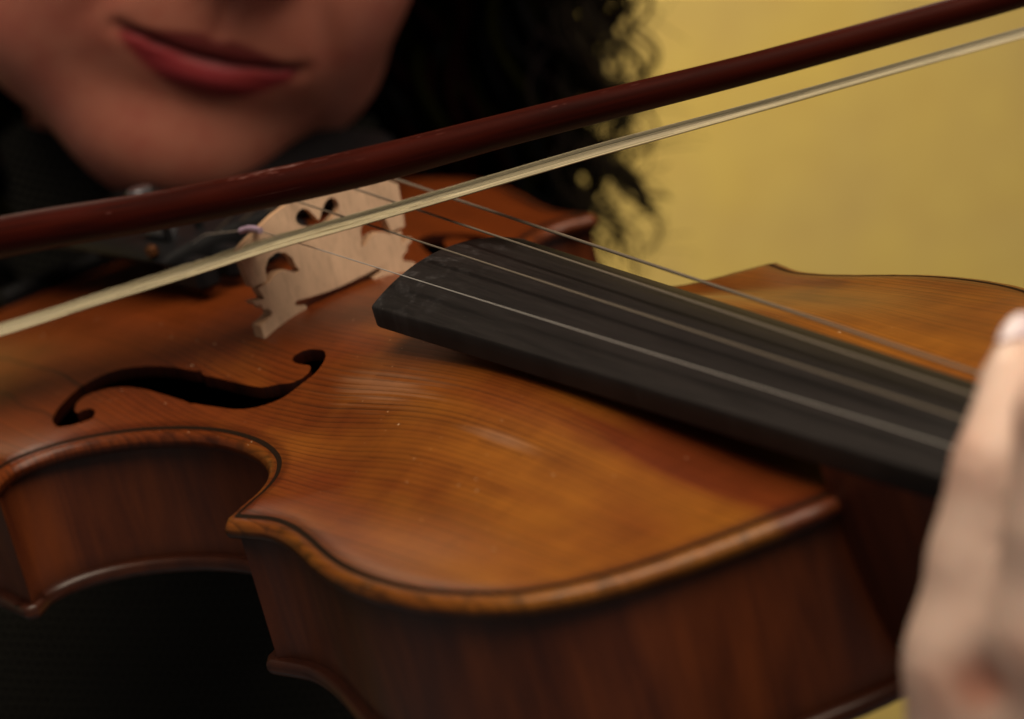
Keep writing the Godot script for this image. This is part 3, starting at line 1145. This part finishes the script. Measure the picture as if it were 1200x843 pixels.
# ------------------------------------------------------------------ the player
func person() -> void:
	var base := Vector3(-0.12, 0.0, -0.95)
	var t := thing("person", "person with dark curly hair and closed lips playing the violin in a dark knit sweater", "person", Transform3D(Basis.IDENTITY, base))
	var skin := material("skin", Color.WHITE, 0.48)
	skin.vertex_color_use_as_albedo = true
	skin.subsurf_scatter_enabled = true
	skin.subsurf_scatter_strength = 0.08
	var body := Build.new()
	head(body)
	for i in body.p.size():
		body.p[i] -= base
	obj("head", body.mesh(skin, 180.0, 1.0), t)
	var left := Build.new()
	hand(left)
	for i in left.p.size():
		left.p[i] -= base
	obj("hand", left.mesh(skin, 180.0, 1.0), t)
	nail(t, base)
	sweater(t, base)
	curls(t, base)


const SHADED_SKIN := Color(0.45, 0.158, 0.106)  # face colour, darkened to stand for the shade on it
const LIT_HAND_SKIN := Color(0.63, 0.445, 0.365)  # same skin made paler for the stronger light on the hand


# the head in its own axes, millimetres from the middle of the lips: x to the player's left, y up, z forward
var head_place := Transform3D((Basis(Vector3(0, 0, 1), deg_to_rad(-19.0)) * Basis(Vector3(1, 0, 0), deg_to_rad(8.0)) * Basis(Vector3(0, 1, 0), deg_to_rad(15.0))).scaled(Vector3.ONE * MM), Vector3(-0.0822, 1.3255, -0.785))


func ball(p: Vector3, c: Vector3, r: Vector3) -> float:
	var q := p - c
	var k0 := (q / r).length()
	var k1 := (q / (r * r)).length()
	return k0 * (k0 - 1.0) / maxf(k1, 1e-6)


func smin(a: float, b: float, k: float) -> float:
	var h := maxf(k - absf(a - b), 0.0) / k
	return minf(a, b) - h * h * k * 0.25


func face_field(p: Vector3) -> float:
	var m := Vector3(absf(p.x), p.y, p.z)
	var d := ball(p, Vector3(0, 85, -92), Vector3(74, 96, 96))
	d = smin(d, ball(p, Vector3(-5, 34, -58), Vector3(65, 62, 52)), 22.0)
	d = smin(d, ball(p, Vector3(-4, -11, -55), Vector3(65, 39, 48)), 22.0)
	d = smin(d, ball(m, Vector3(24, 22, -30), Vector3(27, 30, 25)), 20.0)
	d = smin(d, ball(p, Vector3(0, -35, -23), Vector3(26, 18.5, 19)), 20.0)
	d = smin(d, ball(p, Vector3(0, 4, -19), Vector3(29, 21, 17)), 13.0)
	if p.y > 8.0:   # nose
		d = smin(d, ball(p, Vector3(0, 34, 8), Vector3(9.5, 8.5, 10)), 7.0)
		d = smin(d, ball(m, Vector3(11, 31, -1), Vector3(7, 7, 9)), 5.0)
		d = smin(d, ball(p, Vector3(0, 58, -3), Vector3(8, 28, 13)), 9.0)
	# lips: lower lip full, upper lip with its bow
	var lower := ball(p, Vector3(0, -6.4 + 0.004 * p.x * p.x, -4.6 - 0.010 * p.x * p.x), Vector3(19.5, 5.2, 5.4))
	var upper := ball(p, Vector3(0, 3.6 - 0.10 * absf(m.x) + 0.6 * smooth(4.0, 0.0, m.x) * -1.0, -4.4 - 0.012 * p.x * p.x), Vector3(23, 4.4, 4.6))
	d = smin(d, minf(lower, upper), 2.2)
	if absf(p.y) < 30.0 and m.x < 50.0:
		d += 1.7 * exp(-pow((p.y + 0.9 - 0.004 * p.x * p.x) / 1.1, 2.0)) * smooth(29.0, 20.0, m.x) * smooth(-30.0, -16.0, p.z)   # between the lips
		d += 0.8 * exp(-pow((m.x - 26.5) / 3.0, 2.0) - pow((p.y - 0.5) / 3.0, 2.0))   # corners of the mouth
		d += 0.8 * exp(-pow((p.y + 15.5) / 5.0, 2.0) - pow(p.x / 17.0, 2.0))   # above the chin
		d += 0.9 * exp(-pow(p.x / 2.6, 2.0) - pow((p.y - 13.0) / 7.0, 2.0))    # philtrum
		d += 1.2 * exp(-pow((m.x - 33.0 - (p.y - 4.0) * -0.35) / 4.5, 2.0) - pow((p.y - 12.0) / 12.0, 2.0))   # fold beside the mouth
	return d


func head(b: Build) -> void:
	var mid := Vector3(0, 25, -78)
	var nu := 190
	var nv := 150
	var from := b.ix.size()
	var start := b.p.size()
	for j in nv + 1:
		var fv := float(j) / nv
		var el := lerpf(-0.5 * PI, 0.5 * PI, fv)
		el = el - 0.22 * sin(2.0 * (el + 0.32)) * 0.9
		el = clampf(el, -0.5 * PI, 0.5 * PI)
		for i in nu:
			var az := TAU * i / nu - PI
			az = az - 0.62 * sin(az)
			var dir := Vector3(cos(el) * sin(az), sin(el), cos(el) * cos(az))
			var r := 150.0
			for k in 14:
				var d := face_field(mid + dir * r)
				r -= d * 0.9
				if absf(d) < 0.02:
					break
			var q := mid + dir * r
			# colour: lips, a little redness on the chin and cheeks, darker in the brows' direction
			var c := SHADED_SKIN
			var n1 := noise.get_noise_3d(q.x * 0.05, q.y * 0.05, q.z * 0.05)
			var n2 := noise.get_noise_3d(q.x * 0.25, q.y * 0.25, 9.0)
			c = c.lerp(Color(0.40, 0.115, 0.080), clampf(0.25 + n1 * 1.0 + n2 * 0.6, 0.0, 0.8))
			var ax := absf(q.x)
			if q.z > -30.0 and ax < 30.0:
				var top := 7.2 - 0.20 * ax - 2.2 * exp(-pow(ax / 3.2, 2.0))
				var low := -12.4 + 0.0165 * ax * ax
				var lip := smooth(top + 1.0, top - 1.0, q.y) * smooth(low - 1.2, low + 1.2, q.y) * smooth(27.5, 24.0, ax)
				c = c.lerp(Color(0.27, 0.024, 0.032) if q.y < -0.5 else Color(0.15, 0.020, 0.020), lip * 0.95)
				c = c.lerp(Color(0.10, 0.02, 0.02), 0.85 * exp(-pow((q.y + 0.9 - 0.004 * ax * ax) / 0.8, 2.0)) * smooth(29.0, 25.0, ax))
			b.v(head_place * q, Vector2.ZERO, c)
	for j in nv:
		for i in nu:
			var i2 := (i + 1) % nu
			b.quad(start + j * nu + i, start + j * nu + i2, start + (j + 1) * nu + i2, start + (j + 1) * nu + i)
	b.outward(from)
	# neck down into the added collar
	var a := head_place * Vector3(-4, -12, -88)
	var path := [a, a.lerp(Vector3(-0.105, 1.20, -0.91), 0.4), a.lerp(Vector3(-0.105, 1.20, -0.91), 0.8), Vector3(-0.108, 1.17, -0.92)]
	b.tube(path, func(f): return 0.041 + 0.006 * f, 28, SHADED_SKIN)


func capsule(p: Vector3, a: Vector3, b: Vector3, ra: float, rb: float) -> float:
	var ab := b - a
	var h := clampf((p - a).dot(ab) / ab.length_squared(), 0.0, 1.0)
	return (p - a - ab * h).length() - lerpf(ra, rb, h)


const HAND_SHIFT := Vector3(1.6, -0.7, -2.2)


func hand(b: Build) -> void:
	# joints in the violin's axes (mm): knuckle, two finger joints, tip
	var chains := [
		[[Vector3(254.3, -4.4, 46.6), 10.2], [Vector3(255.0, 11.0, 41.2), 8.6], [Vector3(256.4, 24.5, 35.5), 7.2], [Vector3(254.4, 28.6, 29.3), 6.8], [Vector3(251.1, 32.2, 23.5), 6.2], [Vector3(244.9, 33.0, 15.2), 5.7]],
		[[Vector3(269.8, 1.3, 42.0), 10.2], [Vector3(271.8, 18.5, 39.3), 8.6], [Vector3(273.6, 35.3, 34.6), 8.0], [Vector3(267.3, 41.8, 21.0), 6.8], [Vector3(257.0, 43.0, 6.4), 5.6]],
		[[Vector3(287.3, 2.6, 32.3), 10.4], [Vector3(290.0, 20.0, 29.0), 8.8], [Vector3(291.4, 38.5, 24.1), 8.2], [Vector3(283.5, 44.1, 9.6), 7.0], [Vector3(271.9, 40.0, -4.1), 5.8]],
		[[Vector3(302.7, -2.3, 27.6), 10.4], [Vector3(306.0, 16.0, 25.5), 8.8], [Vector3(307.6, 32.3, 20.5), 8.2], [Vector3(300.0, 34.5, 6.0), 7.0], [Vector3(290.0, 24.0, -4.5), 5.8]],
		[[Vector3(284.0, -52.0, 30.0), 12.0], [Vector3(288.0, -38.0, 6.0), 10.0], [Vector3(282.0, -16.0, -20.0), 8.6], [Vector3(276.0, 8.0, -22.0), 7.2]],
	]
	for c in chains:
		for k in c:
			k[0] += HAND_SHIFT
	var palm := []
	var wrist := [Vector3(248.5, -68.0, 57.7), Vector3(262.6, -67.9, 50.8), Vector3(271.0, -68.1, 45.0), Vector3(275.5, -70.8, 36.4)]
	for k in 4:
		palm.append([chains[k][0][0], wrist[k] + HAND_SHIFT, 10.4, 15.0 if k == 0 else 12.6])
	palm.append([Vector3(275.5, -66.0, 38.0), Vector3(284.0, -52.0, 30.0), 13.0, 12.0])
	palm.append([Vector3(262.0, -72.0, 48.0), Vector3(250.0, -122.0, 48.7), 19.0, 21.0])
	palm.append([Vector3(250.0, -122.0, 48.7), Vector3(236.0, -160.0, 50.0), 21.0, 24.0])
	var lo := Vector3(212, -165, -40)
	var cell := 2.5
	var dim := Vector3i(45, 90, 49)
	var f := PackedFloat32Array()
	var total := dim.x * dim.y * dim.z
	f.resize(total)
	var bones := []
	for c in chains:
		var list := []
		for k in c.size() - 1:
			list.append([c[k][0], c[k + 1][0], c[k][1], c[k + 1][1]])
		bones.append(list)
	# knuckles stand out a little
	var at := 0
	for z in dim.z:
		for y in dim.y:
			for x in dim.x:
				var p := lo + Vector3(x, y, z) * cell
				var d := 99.0
				for k in palm:
					d = smin(d, capsule(p, k[0], k[1], k[2], k[3]), 7.0)
				if p.y > -60.0:
					var fingers := 99.0
					for list in bones:
						if absf(p.x - list[0][0].x) > 30.0:
							continue
						var g := 99.0
						for k in list:
							g = smin(g, capsule(p, k[0], k[1], k[2], k[3]), 1.5)
						fingers = smin(fingers, g, 1.2)
					d = smin(d, fingers, 5.0)
				if p.y > -25.0 and p.y < 25.0 and p.z > 25.0:   # hollows between and below the knuckles
					d += 1.8 * exp(-p.distance_squared_to(Vector3(263.5, -4.0, 50.5)) / 22.0)
					d += 1.3 * exp(-p.distance_squared_to(Vector3(268.5, -3.5, 45.0)) / 40.0)
				f[at] = d
				at += 1
	# surface nets
	var index := {}
	var from := b.ix.size()
	var sx := 1
	var sy := dim.x
	var sz := dim.x * dim.y
	var corner := [0, sx, sy, sx + sy, sz, sx + sz, sy + sz, sx + sy + sz]
	var offs := [Vector3(0, 0, 0), Vector3(1, 0, 0), Vector3(0, 1, 0), Vector3(1, 1, 0), Vector3(0, 0, 1), Vector3(1, 0, 1), Vector3(0, 1, 1), Vector3(1, 1, 1)]
	var edges := [[0, 1], [0, 2], [0, 4], [1, 3], [1, 5], [2, 3], [2, 6], [3, 7], [4, 5], [4, 6], [5, 7], [6, 7]]
	var spots := []
	for z in dim.z - 1:
		for y in dim.y - 1:
			for x in dim.x - 1:
				var o := x + y * sy + z * sz
				var inside := 0
				for k in 8:
					if f[o + corner[k]] < 0.0:
						inside += 1
				if inside == 0 or inside == 8:
					continue
				var sum := Vector3.ZERO
				var n := 0
				for e in edges:
					var fa := f[o + corner[e[0]]]
					var fb := f[o + corner[e[1]]]
					if (fa < 0.0) != (fb < 0.0):
						sum += offs[e[0]].lerp(offs[e[1]], fa / (fa - fb))
						n += 1
				var q := lo + (Vector3(x, y, z) + sum / n) * cell
				# redder over knuckles and finger joints; shade in the hollows between is painted too
				var c := LIT_HAND_SKIN
				var red := 0.0
				for j in 4:
					red = maxf(red, 0.35 * smooth(13.0, 3.0, q.distance_to(chains[j][0][0] + Vector3(4, -2, 9))))
					red = maxf(red, 0.25 * smooth(9.0, 3.0, q.distance_to(chains[j][2][0] + Vector3(-2, 3, 6))))
				red = maxf(red, 0.9 * smooth(7.5, 2.0, q.distance_to(Vector3(263.5, -4.0, 50.5))))
				red = maxf(red, 1.0 * smooth(9.0, 3.0, q.distance_to(Vector3(268.5, -3.5, 45.0))))
				red = maxf(red, 0.35 * smooth(-8.0, -24.0, q.y))
				red = clampf(red + 0.18 * noise.get_noise_3d(q.x * 0.1, q.y * 0.1, q.z * 0.1), 0.0, 1.0)
				c = c.lerp(Color(0.46, 0.20, 0.135), red)
				index[o] = b.v(violin_place * (q * MM), Vector2.ZERO, c)
				spots.append(o)
	for o in spots:
		for axis in 3:
			var s: int = [sx, sy, sz][axis]
			var u: int = [sy, sz, sx][axis]
			var v: int = [sz, sx, sy][axis]
			var fa := f[o]
			var fb := f[o + s]
			if (fa < 0.0) == (fb < 0.0):
				continue
			if not (index.has(o - u) and index.has(o - v) and index.has(o - u - v)):
				continue
			if fa < 0.0:
				b.quad(index[o], index[o - v], index[o - u - v], index[o - u])
			else:
				b.quad(index[o], index[o - u], index[o - u - v], index[o - v])
	b.outward(from)


func nail(t: Node3D, base: Vector3) -> void:
	var m := material("fingernail", Color(0.58, 0.48, 0.53), 0.3)
	var b := Build.new()
	var tip := Vector3(244.9, 33.0, 15.2) + HAND_SHIFT
	var dir := (tip - HAND_SHIFT - Vector3(251.1, 32.2, 23.5)).normalized()
	var out := Vector3(0.68, 0.44, 0.58)
	out = (out - dir * out.dot(dir)).normalized()
	var side := dir.cross(out).normalized()
	var rings := []
	for j in 7:
		var f := j / 6.0
		var ring := PackedVector3Array()
		var wide := 0.95 * (1.0 - 0.25 * pow(absf(f - 0.45) / 0.55, 3.0))
		for k in 11:
			var a := lerpf(-wide, wide, k / 10.0)
			ring.append(tip + dir * lerpf(-4.5, 5.2, f) + (out * cos(a) + side * sin(a)) * lerpf(6.5, 6.0, f))
		for k in range(10, -1, -1):
			var a := lerpf(-wide, wide, k / 10.0)
			ring.append(tip + dir * lerpf(-4.5, 5.2, f) + (out * cos(a) + side * sin(a)) * (lerpf(6.5, 6.0, f) - 0.5))
		rings.append(ring)
	b.loft(rings)
	for i in b.p.size():
		b.p[i] = violin_place * (b.p[i] * MM) - base
	obj("fingernail", b.mesh(m, 50.0, 1.0), t)


func sweater(t: Node3D, base: Vector3) -> void:
	var s := 256
	var data := PackedByteArray()
	data.resize(s * s * 3)
	var relief := PackedByteArray()
	relief.resize(s * s)
	for y in s:
		for x in s:
			var row := y / 16.0
			var colm := x / 16.0 + (0.5 if int(row) % 2 == 1 else 0.0)
			var q := Vector2(fposmod(colm, 1.0) - 0.5, fposmod(row, 1.0) - 0.5)
			var k := smooth(0.55, 0.05, Vector2(q.x * 1.1, q.y).length())
			var n := fine.get_noise_2d(x * 0.9, y * 0.9)
			var v := 0.010 + 0.030 * k + 0.004 * n
			var o := (y * s + x) * 3
			data[o] = byte(v)
			data[o + 1] = byte(v * 0.95)
			data[o + 2] = byte(v * 0.8)
			relief[y * s + x] = int(255.0 * clampf(k + 0.15 * n, 0.0, 1.0))
	var m := textured("knit", s, s, data, 0.95, relief, 0.15)
	m.metallic_specular = 0.2
	var b := Build.new()
	var rings := []
	for q in [[1.290, 0.052, 0.050, -0.098, -0.886], [1.294, 0.058, 0.056, -0.098, -0.886], [1.284, 0.063, 0.060, -0.099, -0.888], [1.24, 0.063, 0.062, -0.102, -0.898], [1.205, 0.066, 0.064, -0.105, -0.915], [1.195, 0.085, 0.075, -0.107, -0.918], [1.175, 0.125, 0.085, -0.112, -0.925], [1.150, 0.165, 0.095, -0.118, -0.93], [1.11, 0.185, 0.105, -0.12, -0.935], [1.05, 0.185, 0.115, -0.12, -0.935], [0.95, 0.17, 0.12, -0.12, -0.94], [0.80, 0.165, 0.12, -0.12, -0.945], [0.60, 0.18, 0.125, -0.12, -0.95]]:  # top rings are a dark collar added in place of shade on the neck
		var ring := PackedVector3Array()
		for k in 40:
			var a := TAU * k / 40.0
			ring.append(Vector3(q[3] + q[1] * cos(a), q[0], q[4] + q[2] * sin(a)))
		rings.append(ring)
	b.loft(rings)
	var wrist := violin_place * (Vector3(250.0, -122.0, 48.7) * MM)
	var elbow := Vector3(0.06, 0.98, -0.66)
	b.tube(smooth_path([Vector3(0.0, 1.12, -0.94), Vector3(0.045, 1.07, -0.86), elbow, elbow.lerp(wrist, 0.5), wrist], 6), func(f): return lerpf(0.062, 0.034, f), 24)
	b.tube(smooth_path([Vector3(-0.24, 1.12, -0.94), Vector3(-0.34, 1.05, -0.90), Vector3(-0.42, 0.98, -0.80), Vector3(-0.40, 1.06, -0.62)], 6), func(f): return lerpf(0.064, 0.040, f), 24)
	for i in b.p.size():
		var q := b.p[i]
		b.uv[i] = Vector2(q.x / 0.045, q.y / 0.045)
		b.p[i] = q - base
	obj("sweater", b.mesh(m, 60.0, 1.0), t)


func curl(b: Build, from: Vector3, to: Vector3, radius: float, turns: float, thick: float, sides: int, steps: int, swell := 1.0) -> void:
	var tone := lerpf(0.7, 1.5, fposmod(from.x * 7919.0, 1.0)) * (1.0 if thick > 0.0019 else 3.2)
	var along := to - from
	var d := along.normalized()
	var s := d.cross(Vector3(0.2, 0.1, 1)).normalized()
	var u := s.cross(d)
	var phase := rng.randf() * TAU
	var path := []
	var wob := Vector3(rng.randf_range(-1, 1), rng.randf_range(-1, 1), rng.randf_range(-1, 1)) * radius * 0.6
	for i in steps + 1:
		var f := float(i) / steps
		var a := phase + f * turns * TAU
		var r := radius * lerpf(0.45, swell, f)
		path.append(from + along * f + (s * cos(a) + u * sin(a)) * r + wob * sin(f * 5.0))
	b.tube(path, func(f): return thick * (1.0 - 0.75 * f * f), sides, Color(0.0052, 0.0040, 0.0031) * tone)


func curls(t: Node3D, base: Vector3) -> void:
	var m := material("hair", Color.WHITE, 0.75)
	m.vertex_color_use_as_albedo = true
	m.metallic_specular = 0.12
	var b := Build.new()
	# the thick mass behind and beside the face on the player's left
	for n in 340:
		var x := rng.randf_range(-0.060, 0.024)
		var z := rng.randf_range(-0.97, -0.868)
		var top := Vector3(x * 0.8 - 0.012, 1.47 + rng.randf() * 0.03, z - 0.02)
		var end := Vector3(x + rng.randf_range(-0.006, 0.006), rng.randf_range(1.215, 1.262), z + rng.randf_range(-0.01, 0.012))
		curl(b, top, end, rng.randf_range(0.003, 0.009), rng.randf_range(3.0, 6.5), rng.randf_range(0.0022, 0.0042), 5, 46)
	# over the crown and down the other side, behind the jaw
	for n in 260:
		var a := rng.randf_range(PI * 0.55, PI * 1.05)
		var rad := rng.randf_range(0.075, 0.105)
		var top := Vector3(-0.06 + cos(a) * rad * 0.7, 1.46, -0.89 - absf(sin(a)) * rad * 0.5)
		var end := Vector3(-0.075 + cos(a) * rad * 1.15, rng.randf_range(1.18, 1.26), -0.90 - absf(sin(a)) * rad * 0.5)
		curl(b, top, end, rng.randf_range(0.004, 0.010), rng.randf_range(3.0, 6.0), rng.randf_range(0.0024, 0.0042), 5, 40)
	for n in 200:
		var a := rng.randf() * TAU
		var r := sqrt(rng.randf()) * 0.085
		var top := Vector3(-0.035 + cos(a) * r, 1.53 - r * r * 6.0, -0.88 + sin(a) * r)
		curl(b, top, top + Vector3(cos(a) * 0.035, -0.07, sin(a) * 0.03), 0.006, 2.0, 0.004, 5, 20)
	for n in 70:
		var x := rng.randf_range(-0.185, -0.105)
		var z := rng.randf_range(-0.895, -0.842)
		curl(b, Vector3(x - 0.01, 1.40, z - 0.03), Vector3(x + rng.randf_range(-0.008, 0.012), rng.randf_range(1.205, 1.25), z - 0.01), rng.randf_range(0.004, 0.009), rng.randf_range(3.0, 6.0), rng.randf_range(0.0024, 0.0042), 5, 44)
	# loose outer locks and fly-away strands against the wall
	for n in 34:
		var x := rng.randf_range(0.018, 0.033)
		var top := Vector3(x - 0.004, 1.45, rng.randf_range(-0.92, -0.86))
		var end := Vector3(x + rng.randf_range(-0.006, 0.008), rng.randf_range(1.245, 1.30), top.z + 0.01)
		curl(b, top, end, rng.randf_range(0.004, 0.009), rng.randf_range(3.0, 5.0), rng.randf_range(0.0008, 0.0018), 5, 60, 1.3)
	for n in 60:
		var x := rng.randf_range(0.022, 0.048)
		var y := rng.randf_range(1.26, 1.42)
		var top := Vector3(0.015, y + rng.randf_range(0.01, 0.05), rng.randf_range(-0.91, -0.86))
		curl(b, top, Vector3(x, y - rng.randf_range(0.0, 0.03), top.z), rng.randf_range(0.004, 0.012), rng.randf_range(0.8, 2.2), rng.randf_range(0.00015, 0.0005), 4, 36, 1.4)
	for n in 26:
		var y := rng.randf_range(1.255, 1.40)
		var top := Vector3(0.022, y + rng.randf_range(0.01, 0.04), rng.randf_range(-0.90, -0.86))
		curl(b, top, Vector3(rng.randf_range(0.034, 0.046), y - 0.01, top.z), rng.randf_range(0.009, 0.017), rng.randf_range(0.6, 1.2), rng.randf_range(0.00018, 0.00036), 4, 40, 1.2)
	# the lock that points out below the bow
	for n in 5:
		curl(b, Vector3(0.020, 1.282 + n * 0.0012, -0.868), Vector3(0.0455, 1.2695 - n * 0.0006, -0.862), 0.0022, 1.4, 0.0016, 6, 24, 1.0)
	for n in 4:
		curl(b, Vector3(0.020, 1.278, -0.868), Vector3(0.036 + n * 0.002, 1.245, -0.862), 0.005, 1.1, 0.0008, 5, 24, 1.2)
	for i in b.p.size():
		b.p[i] -= base
	var o := obj("hair", b.mesh(m, 180.0, 1.0), t)
	o.set_meta("kind", "stuff")
